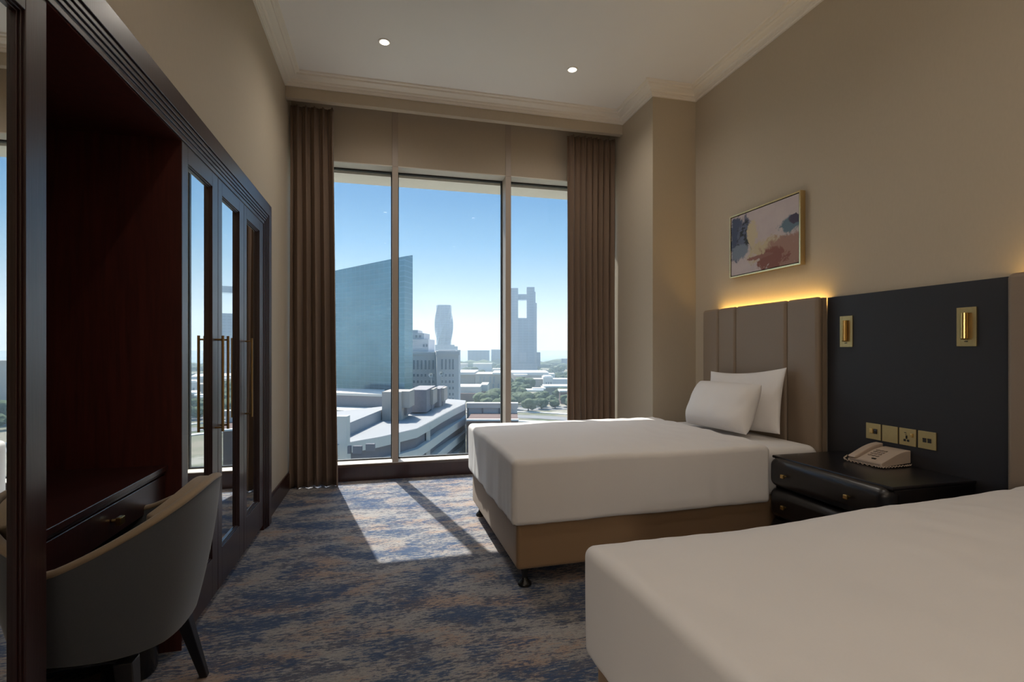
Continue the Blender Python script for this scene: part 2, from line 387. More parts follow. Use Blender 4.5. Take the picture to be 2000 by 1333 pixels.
MB().box(-1.36, -.801, 2.311, 2.3128, 0, 2.07).box(-1.36, -.8305, 2.3128, 2.343, 0, 2.09).obj('side_panel', 'wood_in', ds)
MB().box(-1.36, -.830, 1.439, 1.469, 0, 2.09).obj('side_panel', 'wood_in', ds)
MB().box(-1.36, -1.34, 1.47, 2.311, 0, 2.066).obj('back_panel', 'wood_in', ds)
MB().box(-1.36, -.801, 1.47, 2.311, 2.066, 2.09).obj('top_panel', 'wood_in', ds)
dk = tag(empty('desk', (0, 0, 0)), 'dark mahogany desk with one drawer built into the alcove behind the chair', 'desk')
MB().box(-1.338, -.848, 1.471, 2.310, .735, .755).box(-1.338, -.858, 1.471, 2.31, .722, .735).obj('desktop', 'wood', dk, bevel=.002)
dr = MB().box(-.885, -.856, 1.476, 2.305, .615, .718).obj('drawer', 'wood', dk, bevel=.002)
MB().tube((-.8555, 1.89, .668), (-.838, 1.89, .668), .006).box(-.838, -.822, 1.875, 1.905, .655, .681).obj('knob', 'brass', dr, bevel=.003)
for q in (1.474, 2.29): MB().box(-1.338, -.888, q, q+.018, .60, .72).obj('drawer_side', 'wood_in', dk)
wc = tag(empty('wardrobe', (0, 0, 0)), 'dark mahogany wardrobe with a mirrored door at the very left edge, before the desk', 'wardrobe')
MB().box(-1.42, -.832, -.17, 1.437, 0, .03).box(-1.42, -.832, -.17, 1.437, 2.07, 2.09).box(-1.42, -1.40, -.17, 1.437, .03, 2.07).box(-1.40, -.832, 1.42, 1.437, .03, 2.07).box(-1.4, -.832, -.17, -.15, .03, 2.07).obj('carcass', 'wood_in', wc)
make_door(1.002, 1.4688, 1.07, 1.395, None, wc)
make_door(.60, .998, .66, .94, None, wc)
make_door(.19, .597, .25, .54, None, wc)
# surround moulding (continuous around all units)
sm = MB()
for a, b, c, xx in ((.000, .080, 0, -.778), (.083, .098, 0, -.783), (.101, .115, 0, -.787), (.118, .131, 0, -.791), (.134, .153, 0, -.7955)):
    sm.box(-.8245 if a == 0 else -.799, xx, 3.868-b, 3.868-a, 0, 2.222-a)
    sm.box(-.8245 if a == 0 else -.799, xx, -.2, 3.868-b, 2.222-b, 2.222-a)
tag(sm.obj('wardrobe_surround', 'wood', bevel=.0015), 'dark mahogany stepped moulding framing the wardrobe wall', 'moulding')
# waste bin under the desk
bn = tag(empty('waste_bin', (-.93, 2.19, 0)), 'small black round waste bin on the carpet under the desk', 'bin')
MB().lathe(0, 0, [(.082, .001), (.086, .01), (.096, .27), (.100, .275), (.100, .285), (.092, .285), (.09, .27), (.078, .02)]).obj('bin_body', 'black', bn, smooth=True)
# ------------------------------------------------------------------ chair
ch = tag(empty('desk_chair', (-.86, 1.84, 0)), 'grey velvet tub chair with dark tapered legs pushed up to the desk', 'chair')
def shell_pt(t_, v, inner=0.):
    """t_ -1..1 around the U (0 = back centre, +X side); v 0..1 up"""
    a = t_*PI*.60; hw, dp = .285-inner, .285-inner
    top = .800-.215*abs(t_)**1.5; bot = .352+.05*max(0, abs(t_)-.25)
    z = bot+(top-bot)*v
    flare = 1+.10*(v-.35)*(1-.3*abs(t_))
    e = .80
    cx = math.copysign(abs(math.cos(a))**e, math.cos(a)); sy = math.copysign(abs(math.sin(a))**e, math.sin(a))
    lo_ = 1-.16*(1-v)**2
    x = dp*cx*flare*lo_ if abs(a) < PI/2 else dp*cx*1.25
    x += .035*(v-.5)*(-1 if abs(t_) > .9 else 0)*0
    if abs(t_) > .8: x += -.06*(v)*(abs(t_)-.8)/.2
    y = hw*sy*(flare*.98)*(1-.10*(1-v)**2)
    return Vector((x, y, z))
def shell(inner, v0, v1, t0, t1, nt=48, nv=18):
    mb = MB(); g = [[mb.b.verts.new(shell_pt(t0+(t1-t0)*i/nt, v0+(v1-v0)*j/nv, inner)) for j in range(nv+1)] for i in range(nt+1)]
    for i in range(nt):
        for j in range(nv): mb.b.faces.new([g[i][j], g[i+1][j], g[i+1][j+1], g[i][j+1]])
    return mb
def thick(o_, th, off=-1, bev=0.):
    m_ = o_.modifiers.new('thick', 'SOLIDIFY'); m_.thickness = th; m_.offset = off
    if bev:
        b_ = o_.modifiers.new('bev', 'BEVEL'); b_.width = bev; b_.segments = 3; b_.limit_method = 'ANGLE'; b_.angle_limit = 1.0
    return o_
sh = shell(0, 0, .985, -1, 1).obj('backrest', 'chair', ch, smooth=True); thick(sh, .026, 0, .008)
inn = shell(.030, .12, 1.0, -.40, .40).obj('inner_padding', 'chairrim', ch, smooth=True); thick(inn, .040, 0, .012); inn['label'] = 'tan inner padding'
seat = MB().rbox(-.33, .17, -.20, .20, .40, .475, .035, .04); seat.obj('seat', 'chair', ch, smooth=True)
MB().rbox(-.28, .17, -.19, .19, .33, .398, .018, .06).obj('seat_frame', 'black', ch, smooth=True)
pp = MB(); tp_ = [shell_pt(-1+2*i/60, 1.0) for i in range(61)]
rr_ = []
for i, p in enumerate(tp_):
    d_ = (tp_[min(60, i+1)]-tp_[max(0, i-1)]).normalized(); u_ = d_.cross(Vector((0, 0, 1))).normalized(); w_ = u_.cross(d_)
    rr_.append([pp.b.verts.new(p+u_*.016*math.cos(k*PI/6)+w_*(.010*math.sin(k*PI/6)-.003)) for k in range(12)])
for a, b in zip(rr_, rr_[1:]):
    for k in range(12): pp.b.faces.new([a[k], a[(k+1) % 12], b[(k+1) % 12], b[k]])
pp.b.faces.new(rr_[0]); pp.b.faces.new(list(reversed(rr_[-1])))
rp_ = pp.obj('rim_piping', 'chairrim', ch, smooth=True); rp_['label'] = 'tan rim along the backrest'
def chleg(x, y, dx, dy):
    mb = MB(); w1, w0 = .024, .013
    tp = [(x+a*w1, y+b*w1, .345) for a, b in ((-1,-1),(1,-1),(1,1),(-1,1))]; bt = [(x+dx+a*w0, y+dy+b*w0, 0.001) for a, b in ((-1,-1),(1,-1),(1,1),(-1,1))]
    A = [mb.b.verts.new(p) for p in bt]; B = [mb.b.verts.new(p) for p in tp]
    mb.b.faces.new(list(reversed(A))); mb.b.faces.new(B)
    for i in range(4): mb.b.faces.new([A[i], A[(i+1) % 4], B[(i+1) % 4], B[i]])
    mb.obj('leg', 'dark', ch, bevel=.003)
chleg(.15, .17, .055, .10); chleg(.15, -.19, .055, -.06); chleg(-.26, .17, -.03, .03); chleg(-.26, -.17, -.03, -.03)
# ------------------------------------------------------------------ beds
def bed(ox, oy, w, L, rz, label, legs=True):
    """origin = foot corner nearest the window... local x = length towards headboard, local y = across (0 = camera side)"""
    b = tag(empty('bed', (ox, oy, 0), rz), label, 'bed')
    MB().rbox(0, L, 0, w, .097, .345, .022, .08).obj('divan_base', 'bedbase', b, smooth=True)
    MB().rbox(.03, L+.01, .03, w-.03, .346, .63, .06, .08).obj('mattress', 'sheet', b, smooth=True)
    for x, y in ((.055, .05), (.055, w-.05), (L-.1, .07), (L-.1, w-.07)):
        MB().lathe(x, y, [(.030, .001), (.036, .004), (.036, .012), (.028, .022), (.018, .032), (.014, .05), (.018, .075), (.026, .099)]).obj('leg', 'black', b, smooth=True)
    return b
def duvet(ox, oy, w, L, rz, seed, label, zb=.325, top=.668, puff=.022, rise=0.):
    sd = Vector((seed*3.1, seed*1.7, 0))
    x1 = L
    def fn(p):
        q = p.copy(); u = p.x/L; v = (p.y)/(w)
        t_ = max(0, min(1, (p.z-.5)/.15))
        bulge = math.sin(PI*min(1, max(0, v)))**.7*math.sin(PI*(.08+.84*min(1, max(0, u))))**.8
        q.z += puff*bulge*t_ + rise*t_*max(0, min(1, (u-.25)/.6))
        q.z += t_*.008*noise.noise(Vector((p.x*2.2, p.y*3, 0))+sd) + t_*.0028*noise.noise(Vector((p.x*14, p.y*7, 3))+sd)
        low = 1-max(0, min(1, (p.z-zb)/(top-zb)))
        side_y = -1 if p.y < .02 else (1 if p.y > w-.02 else 0); side_x = -1 if p.x < .02 else 0
        wav = .009*noise.noise(Vector((p.x*5, p.y*5, 1))+sd)*low + .004*noise.noise(Vector((p.x*16, p.y*16, p.z*2.5))+sd)*(.3+low)
        q.y += side_y*wav; q.x += side_x*wav
        if p.z < zb+.05: q.z += .006*noise.noise(Vector((p.x*2.6, p.y*2.6, 8))+sd)
        # bunched folds close to the head-side hem
        if u > .78: q.z += t_*.013*((u-.78)/.22)*noise.noise(Vector((p.x*18+p.y*10, p.y*5, 5))+sd)
        return q
    o_ = MB().rbox(-.030, x1, -.030, w+.030, zb, top, .032, .022, 5, fn, skip=('bottom', 'x1')).obj('duvet', 'sheet', None, smooth=True)
    o_.location = (ox, oy, 0); o_.rotation_euler.z = rz
    m_ = o_.modifiers.new('thick', 'SOLIDIFY'); m_.thickness = .012; m_.offset = -1
    return tag(o_, label, 'duvet')
R1 = math.radians(1.0)
bed(.645, 2.475, 1.235, 1.93, R1, 'single bed with tan base on small black legs, standing beside the window')
duvet(.645, 2.475, 1.235, 1.52, R1, 1, 'white duvet draped over the bed next to the window', .325, .667, .020)
R2 = math.radians(2.2)
bed(.637, .10, 1.26, 1.98, R2, 'tan based bed closest to the camera, cut off by the picture edge')
duvet(.637, .10, 1.26, 1.99, R2, 2, 'white duvet on the bed closest to the camera', .33, .650, .058, .03)
def pillow(w, h, th, seed, label, loc, rx, rz, pinch=1., roll=0.):
    mb = MB(); n = 34; sd = Vector((seed*2.3, 0, 0)); top = {}; bot = {}
    for i in range(n+1):
        for j in range(n+1):
            u = math.sin(PI/2*(2*i/n-1)); v = math.sin(PI/2*(2*j/n-1))
            x = w/2*u*(1-.06*pinch*(1-v*v)*abs(u)); y = h/2*v*(1-(.13*pinch if v > 0 else .02)*(1-u*u)*abs(v))
            if pinch < .6: x *= 1-.05*abs(u*v)**3; y *= 1-.06*abs(u*v)**3 if v > 0 else 1
            k = (max(0, (1-abs(u)**(2.4+1.2*(1-pinch))))*max(0, (1-abs(v)**(2.4+1.2*(1-pinch)))))**.5
            wr = .007*noise.noise(Vector((x*9, y*9, 0))+sd)+.006*noise.noise(Vector((x*26, y*11, 3))+sd)
            z = th/2*k*(1.12-.2*v); ed = i in (0, n) or j in (0, n); yy = y+h/2
            a = mb.b.verts.new((x, yy, z+wr*min(1, k*3))); top[i, j] = a
            bot[i, j] = a if ed else mb.b.verts.new((x, yy, -z*.7))
    for i in range(n):
        for j in range(n):
            mb.b.faces.new([top[i,j], top[i+1,j], top[i+1,j+1], top[i,j+1]])
            mb.b.faces.new([bot[i,j], bot[i,j+1], bot[i+1,j+1], bot[i+1,j]])
    o_ = mb.obj('pillow', 'sheet', None, smooth=True)
    # local x -> world -Y (across the bed), local y -> up, local z (thickness) -> towards the foot (-X)
    base = Matrix(((0, 0, -1), (-1, 0, 0), (0, 1, 0))).to_4x4()
    o_.matrix_world = Matrix.Translation(loc) @ Matrix.Rotation(rz, 4, 'Z') @ Matrix.Rotation(rx, 4, 'Y') @ Matrix.Rotation(roll, 4, 'X') @ base
    return tag(o_, label, 'pillow', 'white pillows on the window-side bed')
pillow(.77, .44, .13, 1, 'white pillow leaning upright against the headboard, pointed corners, rear of the two', (2.47, 3.145, .642), math.radians(11), R1, 1., math.radians(-4.2))
pillow(.655, .36, .20, 2, 'plump white pillow in front of the taller pillow', (2.275, 3.155, .655), math.radians(22), R1+.03, .45, math.radians(-1))
# ------------------------------------------------------------------ headboards, panel, LED
def headboard(y_edges, label, name='headboard'):
    hb = tag(empty(name, (2.66, (y_edges[0]+y_edges[-1])/2, 0)), label, 'headboard', 'padded headboards on the wall')
    ox, oy = hb.location.x, hb.location.y
    for a, b in zip(y_edges, y_edges[1:]):
        lo_, hi_ = min(a, b), max(a, b)
        p = MB().rbox(2.618-ox, 2.668-ox, lo_+.0012-oy, hi_-.0012-oy, .10, 1.551, .024, .2, 5).obj('padded_panel', 'leather', hb, smooth=True)
    MB().box(2.6685-ox, 2.689-ox, min(y_edges)+.004-oy, max(y_edges)-.004-oy, .12, 1.515).box(2.66-ox, 2.6885-ox, min(y_edges)+.002-oy, min(y_edges)+.016-oy, .12, 1.546).obj('backing_board', 'leather', hb)
    return hb
headboard([3.79, 3.585, 3.375, 2.862, 2.602], 'taupe padded headboard with vertical channels behind the window-side bed')
headboard([1.617, 1.36, .85, .64, .43], 'taupe padded headboard cut off by the right picture edge')
tag(MB().box(2.672, 2.684, 2.63, 3.66, 1.5155, 1.524).obj('led_strip', 'led'), 'warm glowing strip light behind the headboard of the window-side bed', 'strip light')
tag(MB().box(2.672, 2.684, .5, 1.58, 1.5155, 1.524).obj('led_strip', 'led'), 'warm strip light behind the headboard at the right picture edge', 'strip light')
tag(MB().box(2.690, 2.718, 1.622, 2.598, .0, 1.545).obj('wall_panel_board', 'panel', bevel=.001), 'flat charcoal board mounted between the two headboards', 'panel')
# ------------------------------------------------------------------ reading lights
def reading_light(y, label):
    e = tag(empty('reading_light', (2.6899, y, 1.328)), label, 'wall lamp', 'brass reading lights on the charcoal panel')
    p = MB().box(-.006, 0, -.0425, -.024, -.093, .093).box(-.006, 0, .024, .0425, -.093, .093).box(-.006, 0, -.024, .024, -.093, -.052).box(-.006, 0, -.024, .024, .066, .093).box(-.0015, 0, -.024, .024, -.052, .066)
    p.obj('plate', 'brushed', e, bevel=.0006)
    MB().tube((-.017, .002, -.055), (-.017, .002, .066), .0145, n=24).tube((-.017, .002, -.062), (-.017, .002, -.055), .010, .0145, n=24).obj('lamp_head', 'brass', e)
    MB().box(-.0085, -.006, -.007, .007, -.072, -.068).obj('switch', 'black', e)
    return e
for o_ in (reading_light(2.462, 'brass reading light nearer the window, on the charcoal panel'), reading_light(1.813, 'brass reading light further right, above the nearer bed')):
    for c_ in o_.children: autosmooth(c_.id_data) if False else None
# sockets
YS = [2.287, 2.191, 2.084+.008, 1.990]
def plate(y, name, label):
    e = tag(empty(name, (2.6899, y, .755)), label, 'wall plate', 'brass plates in a row above the nightstand')
    MB().box(-.006, 0, -.0445, .0445, -.045, .045).obj('plate', 'brushed', e, bevel=.001); return e
YS = [2.287, 2.190, 2.093, 1.994]
e = plate(YS[0], 'light_switch', 'brass double rocker switch, the plate closest to the headboard')
MB().rbox(-.0125, -.0062, -.002, .019, -.012, .016, .002, .02, 2).obj('rocker', 'brass', e, smooth=True)
MB().rbox(-.011, -.0062, -.025, -.006, -.012, .016, .002, .02, 2).obj('rocker', 'black', e, smooth=True)
plate(YS[1], 'blank_plate', 'plain brass blanking plate without any sockets')
e = plate(YS[2], 'power_socket', 'brass power outlet plate with black pin holes and a rocker switch')
MB().box(-.0072, -.0062, .008, .020, -.024, -.012).box(-.0072, -.0062, -.010, .002, -.024, -.012).box(-.0072, -.0062, .0, .009, -.010, .008).obj('pin_hole', 'black', e)
MB().box(-.0072, -.0062, .006, .016, .020, .024).box(-.0072, -.0062, .004, .012, .013, .016).obj('pin_hole', 'black', e)
MB().rbox(-.0125, -.0062, -.030, -.018, .002, .022, .002, .02, 2).obj('rocker', 'brass', e, smooth=True)
e = plate(YS[3], 'data_socket', 'brass data outlet plate with two small ports, furthest from the headboard')
for yy in (.011, -.013):
    MB().box(-.0074, -.0062, yy-.009, yy+.009, -.012, .010).box(-.0085, -.0074, yy-.009, yy+.009, .004, .010).obj('port', 'black', e)
# ------------------------------------------------------------------ nightstand
ns = tag(empty('nightstand', (2.43, 2.13, 0)), 'glossy black nightstand with bowed drawers between the two beds', 'nightstand')
ox, oy = 2.43, 2.13
MB().box(2.205-ox, 2.688-ox, 1.776-oy, 2.486-oy, .06, .589).obj('body', 'dark', ns, bevel=.004)
MB().box(2.184-ox, 2.688-ox, 1.770-oy, 2.492-oy, .590, .606).obj('top', 'dark', ns, bevel=.005)
def bow(p): 
    q = p.copy(); return q
for z0, z1 in ((.432, .600), (.258, .428), (.084, .254)):
    d_ = MB().rbox(2.150-ox, 2.26-ox, 1.772-oy, 2.490-oy, z0, z1, .048, .05, 6).obj('drawer', 'dark', ns, smooth=True)
    for yy in (2.352, 1.955):
        zz = (z0+z1)/2
        MB().tube((2.151-ox, yy-oy, zz), (2.136-ox, yy-oy, zz), .005).rbox(2.122-ox, 2.138-ox, yy-.011-oy, yy+.011-oy, zz-.011, zz+.011, .004, .02, 2).obj('knob', 'brass', d_)
MB().box(2.22-ox, 2.66-ox, 1.80-oy, 2.45-oy, 0.001, .06).obj('plinth', 'dark', ns)
# ------------------------------------------------------------------ telephone
ph = tag(empty('telephone', (2.575, 2.165, .6065), math.radians(3)), 'cream desk telephone with handset and coiled cord on the nightstand', 'telephone')
def wedge(x0, x1, y0, y1, za, zb, zlo=.004):
    mb = MB(); n = 10; rows = []
    for i in range(n+1):
        u = i/n; x = x0+(x1-x0)*u; z = za+(zb-za)*math.sin(u*PI/2)**1.1
        rows.append([mb.b.verts.new(p) for p in ((x, y0, zlo+.01*u), (x, y0, z), (x, y1, z), (x, y1, zlo+.01*u))])
    for a, b in zip(rows, rows[1:]):
        for k in range(4): mb.b.faces.new([a[k], a[(k+1) % 4], b[(k+1) % 4], b[k]])
    mb.b.faces.new(rows[0]); mb.b.faces.new(list(reversed(rows[-1]))); return mb
wedge(-.10, .105, -.095, .040, .026, .080).obj('phone_body', 'phone', ph, bevel=.003)
wedge(-.10, .105, .040, .095, .018, .066).obj('cradle', 'phone', ph, bevel=.003)
wedge(-.102, .107, .052, .094, .034, .094, .024).obj('handset', 'phone', ph, bevel=.008)
kp = MB()
for i in range(4):
    for j in range(3):
        x = -.045+.020*i; u = (x+.10)/.205; z = .026+.054*math.sin(u*PI/2)**1.1
        kp.box(x-.007, x+.007, .012-.021*j-.007, .012-.021*j+.007, z-.004, z+.0035)
kp.obj('keypad', 'phonedark', ph, bevel=.001)
MB().box(-.078, -.066, -.042, -.022, .034, .0395).obj('indicator', 'black', ph)
MB().box(-.1006, -.0995, -.085, .085, .010, .018).obj('front_slot', 'phonedark', ph)
cb = MB(); pts = []
path = [Vector(p) for p in ((-.100, .098, .028), (-.118, .104, .014), (-.122, .09, .008), (-.120, .02, .007), (-.118, -.07, .007), (-.105, -.106, .007), (-.04, -.113, .007), (.04, -.112, .007), (.095, -.108, .007))]
L = []
for a, b in zip(path, path[1:]):
    for k in range(14): L.append(a.lerp(b, k/14))
for i, p in enumerate(L): pts.append(p+Vector((0, 0, .0045*math.sin(i*1.6)+.001))+Vector((1, 1, 0)).normalized()*.004*math.cos(i*1.6))
for a, b in zip(pts, pts[1:]): cb.tube(a, b, .0022, n=6)
cb.obj('coiled_cord', 'phone', ph, smooth=True)
# ------------------------------------------------------------------ picture
px0, pz0, pw, phh = 2.69, 1.788, .715, .495
pic = tag(empty('framed_painting', (px0, 3.515, pz0)), 'abstract painting in a thin gold frame above the window-side headboard', 'painting')
fr = MB(); t_ = .012
fr.box(-.012, .029, -pw, -pw+t_, 0, phh).box(-.012, .029, -t_, 0, 0, phh).box(-.012, .029, -pw+t_, -t_, 0, t_).box(-.012, .029, -pw+t_, -t_, phh-t_, phh)
fr.obj('frame', 'frame', pic, bevel=.001)
MB().box(.002, .02, -pw+t_, -t_, t_, phh-t_).obj('backing', 'black', pic)
cv = MB().box(-.008, .0, 0, 1, 0, 1).obj('canvas', 'art', pic)
cv.location = (0, -t_-.006, t_+.006); cv.rotation_euler = (0, 0, 0); cv.scale = (1, -(pw-2*t_-.012), phh-2*t_-.012)
# ------------------------------------------------------------------ downlights
def downlight(x, y, label, power=1.):
    e = tag(empty('ceiling_downlight', (x, y, H)), label, 'ceiling light', 'recessed ceiling downlights')
    MB().lathe(0, 0, [(.046, -.001), (.046, -.005), (.040, -.007), (.034, -.004), (.034, -.001)]).obj('trim_ring', 'ceil', e, smooth=True)
    MB().lathe(0, 0, [(.031, -.0035), (.031, -.0065)]).obj('lens', 'bulb', e)
    l = bpy.data.objects.new('lamp_light', bpy.data.lights.new('lamp_light', 'SPOT')); C.objects.link(l); l.parent = e
    l.location = (0, 0, -.02); l.data.energy = DOWN*power; l.data.color = (1, .91, .81); l.data.spot_size = math.radians(150); l.data.spot_blend = .8; l.data.shadow_soft_size = .035
    return e
DOWN = 30
downlight(-.008, 3.93, 'round recessed downlight, left of the two in the ceiling')
downlight(1.50, 3.94, 'round recessed downlight, right of the two, towards the pilaster')
for x in (-.008, 1.5):
    for y in (1.35, -1.2): downlight(x, y, 'unseen fill downlight added %s' % ('over the nearer bed' if y > 0 else 'behind the camera'), .55)  # extra rows out of view, added as interior fill
# unseen fill lamp, added behind the camera to brighten the room
fl = tag(empty('fill_lamp', (-1.48, -1.65, 0)), 'added fill lamp with a cream drum shade, unseen in the recess behind the camera', 'added fill lamp')
MB().lathe(0, 0, [(.14, .001), (.14, .015), (.02, .025), (.012, .03)]).obj('base', 'bronze', fl, smooth=True)
MB().tube((0, 0, .03), (0, 0, 1.40), .010).obj('pole', 'bronze', fl)
shd = MB(); n_ = 32
for k in range(n_):
    a0, a1 = 2*PI*k/n_, 2*PI*(k+1)/n_
    shd.b.faces.new([shd.b.verts.new(p) for p in ((.20*math.cos(a0), .20*math.sin(a0), 1.33), (.20*math.cos(a1), .20*math.sin(a1), 1.33), (.17*math.cos(a1), .17*math.sin(a1), 1.63), (.17*math.cos(a0), .17*math.sin(a0), 1.63))])
M['fill_glow'] = emit('fill_lamp_glow', (1, .90, .78), FILL_LAMP)
shd.obj('fill_shade', 'fill_glow', fl)
# ------------------------------------------------------------------ outside
G = -30.0
dv = Vector((math.sin(YAW), math.cos(YAW))); rv = Vector((math.cos(YAW), -math.sin(YAW)))
def E(px, D): return dv*D+rv*((px-1000)/F*D)
def Z(py, D): return EYE-(py-HY)*D/F
def ebox(mb, px0, px1, ytop, D, depth, zb=None, ybot=None, skew=0.):
    a, b = E(px0, D), E(px1, D); zt = Z(ytop, D); z0 = G if zb is None else zb
    if ybot is not None: z0 = Z(ybot, D)
    dd = dv*depth+rv*skew
    mb.prism([(a.x, a.y), (b.x, b.y), (b.x+dd.x, b.y+dd.y), (a.x+dd.x, a.y+dd.y)], z0, zt); return mb
t = NT('city_ground'); o = t.obj(); n = t.noise(o, .012, 5, .6); n2 = t.noise(t.map(o, (1, 1, 1), (50, 20, 0)), .05, 4, .6)
c = t.mix(t.ramp(n, (.42, 0.), (.55, 1.)), (.115, .145, .085), (.30, .27, .21)); c = t.mix(t.ramp(n2, (.52, 0.), (.6, .8)), c, (.42, .39, .34)); t.pbr(c, .95, spec=.1); M['ground'] = t.m
M['sea'] = simple('sea_water', (.22, .34, .40), .25, 0, .05, .01)
M['conc'] = simple('pale_concrete', (.68, .65, .60), .85, 0, .06, .4)
M['roof'] = simple('parking_roof', (.36, .36, .365), .9, 0, .10, .15)
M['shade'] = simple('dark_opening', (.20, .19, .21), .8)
M['beige'] = simple('beige_render', (.46, .41, .36), .85, 0, .05, .3)
M['office'] = simple('office_stone', (.74, .73, .74), .8, 0, .05, .2)
M['officewin'] = simple('office_window', (.24, .28, .33), .2)
M['louvre'] = simple('dark_louvre', (.25, .235, .25), .7, 0, .2, 3)
M['whiteroof'] = simple('white_roof', (.80, .79, .77), .8)
M['brown'] = simple('brown_brick', (.17, .11, .095), .9, 0, .1, .5)
M['road'] = simple('asphalt', (.24, .24, .25), .9, 0, .08, .1)
M['leaf'] = simple('tree_leaves', (.070, .105, .040), .9, 0, .4, .6, .3)
M['bark'] = simple('bark', (.10, .07, .05), .9)
def facade(name, glassc, linec, sx, sz, metal=.6, lw_=.06, noise_s=.05):
    t = NT(name); o = t.obj(); s = t.sep(o)
    h = t.math('ADD', t.math('MULTIPLY', s[0], .92), t.math('MULTIPLY', s[1], .39))
    fx = t.math('FRACT', t.math('MULTIPLY', h, 1/sx)); fz = t.math('FRACT', t.math('MULTIPLY', s[2], 1/sz))
    ln = t.math('MAXIMUM', t.math('LESS_THAN', fx, lw_), t.math('LESS_THAN', fz, lw_*1.6))
    nn = t.noise(t.map(o, (1, 1, 1.6)), noise_s, 4, .6)
    g = t.mix(nn, tuple(x*.5 for x in glassc), tuple(min(1, x*1.35) for x in glassc))  # mottling stands in for reflections, put into the glass colour
    t.pbr(t.mix(t.math('MULTIPLY', ln, .32), g, linec), .12, t.math('MULTIPLY', t.math('SUBTRACT', 1.0, t.math('MULTIPLY', ln, .5)), metal)); return t.m
M['glasstower'] = facade('teal_curtain_wall', (.17, .33, .41), (.25, .38, .45), .75, 1.7, .5, .08)
M['fartower'] = facade('far_blue_glass', (.05, .12, .24), (.11, .19, .30), 6, 4.0, .3, .2, .02)
M['fartower2'] = facade('far_grey_cladding', (.10, .16, .27), (.16, .22, .32), 5, 4.0, .15, .2, .02)
go = MB().prism([(-2600, 6.5), (2600, 6.5), (2600, 1300), (-2600, 1180)], G-2, G).obj('ground', 'ground'); struct(go, 'city ground far below the window')
struct(MB().box(-9000, 9000, 1100, 15000, G-4, G-1.2).obj('sea', 'sea'), 'pale sea on the horizon')
# teal glass tower
tw = tag(empty('glass_tower', (*E(740, 165), G)), 'tall teal glass office tower with sloping roofline outside the left pane', 'tower')
def rel(e, pts): return [(p[0]-e.location.x, p[1]-e.location.y) for p in pts]
p_ = [E(600, 190), E(668, 178), E(790, 160), E(806, 166), E(806, 210), E(600, 235)]
zt = [Z(541, 190), Z(526, 178), Z(501, 160), Z(498.5, 166), Z(498.5, 210)-4, Z(541, 235)]
MB().prism(rel(tw, p_), 0, 0, [z-G for z in zt]).obj('tower_shaft', 'glasstower', tw)
a = [E(596, 150), E(750, 142), E(750, 158), E(596, 170)]
MB().prism(rel(tw, a), 0, Z(770, 150)-G).obj('podium', 'louvre', tw)
MB().prism(rel(tw, [E(594, 149.3), E(751, 141.3), E(751, 158), E(594, 170)]), Z(770, 150)-G, Z(767, 150)-G+.2).obj('podium_roof', 'conc', tw)
MB().prism(rel(tw, [E(594, 140), E(756, 132), E(756, 141), E(594, 149)]), 0, Z(803, 135)-G).obj('ledge', 'conc', tw)
# stone office behind
of = tag(empty('office_building', (*E(850, 215), G)), 'grey stone office block with rows of windows beyond the car park', 'building')
def off(name, px0, px1, yt, D, dep, mat='office', parent=of, zb=None, ybot=None, skew=0.):
    mb = MB(); ebox(mb, px0, px1, yt, D, dep, zb, ybot, skew)
    bmesh.ops.translate(mb.b, verts=mb.b.verts, vec=(-parent.location.x, -parent.location.y, -parent.location.z)); return mb.obj(name, mat, parent)
off('wing', 770, 856, 690, 218, 30); off('tower_block', 853, 896, 688, 208, 34, skew=-6)
off('cornice', 768, 857, 688, 217.4, 31, ybot=693); off('cornice', 852, 897.5, 686, 207.4, 35, ybot=694, skew=-6)
off('attic', 775, 837, 663, 226, 18); off('attic', 775, 828, 651, 228, 16); off('attic', 775, 816, 645, 229, 12)
off('attic', 856, 890, 684, 214, 20)
W1 = MB(); 
wi = []
for px in (807, 814.5, 822, 829.5, 837, 844.5):
    wi.append((px, px+3, 704, 722, 217.7))
    for y in (731, 743.5, 756): wi.append((px, px+3.2, y, y+5, 217.7))
for px in (862, 869.5, 877, 883.5):
    wi.append((px, px+2.8, 702, 722, 207.7))
    for y in (731, 743.5, 756, 768, 778): wi.append((px, px+2.8, y, y+5, 207.7))
for px in (811, 818): wi.append((px, px+4, 655, 660, 225.7))
wi.append((826, 829, 673, 678, 225.7)); wi.append((832, 835, 673, 678, 225.7))
for px0, px1, y0, y1, D in wi:
    off('window', px0, px1, y0, D, .35, 'officewin', of, ybot=y1)
for px, py in ((842, 733), (862, 730)):
    d_ = tag(empty('satellite_dish', (*E(px, 200), Z(py, 200))), 'white satellite dish before the stone office, %s' % ('left one' if px == 842 else 'right one, slightly higher'), 'satellite dish', 'satellite dishes by the office')
    mb = MB()
    for (r0, q0), (r1, q1) in zip(((.01, .25), (.5, .2), (.85, .06)), ((.5, .2), (.85, .06), (1.0, -.08))):
        mb.tube((0, q0, 0), (0, q1, 0), r0, r1, 20, cap=(r0 == .01))
    mb.obj('dish', 'whiteroof', d_, smooth=True); MB().tube((0, .1, -.1), (0, .4, -(Z(py, 200)-Z(775, 200))), .12).obj('mast', 'conc', d_)
    d_.rotation_euler.z = -YAW
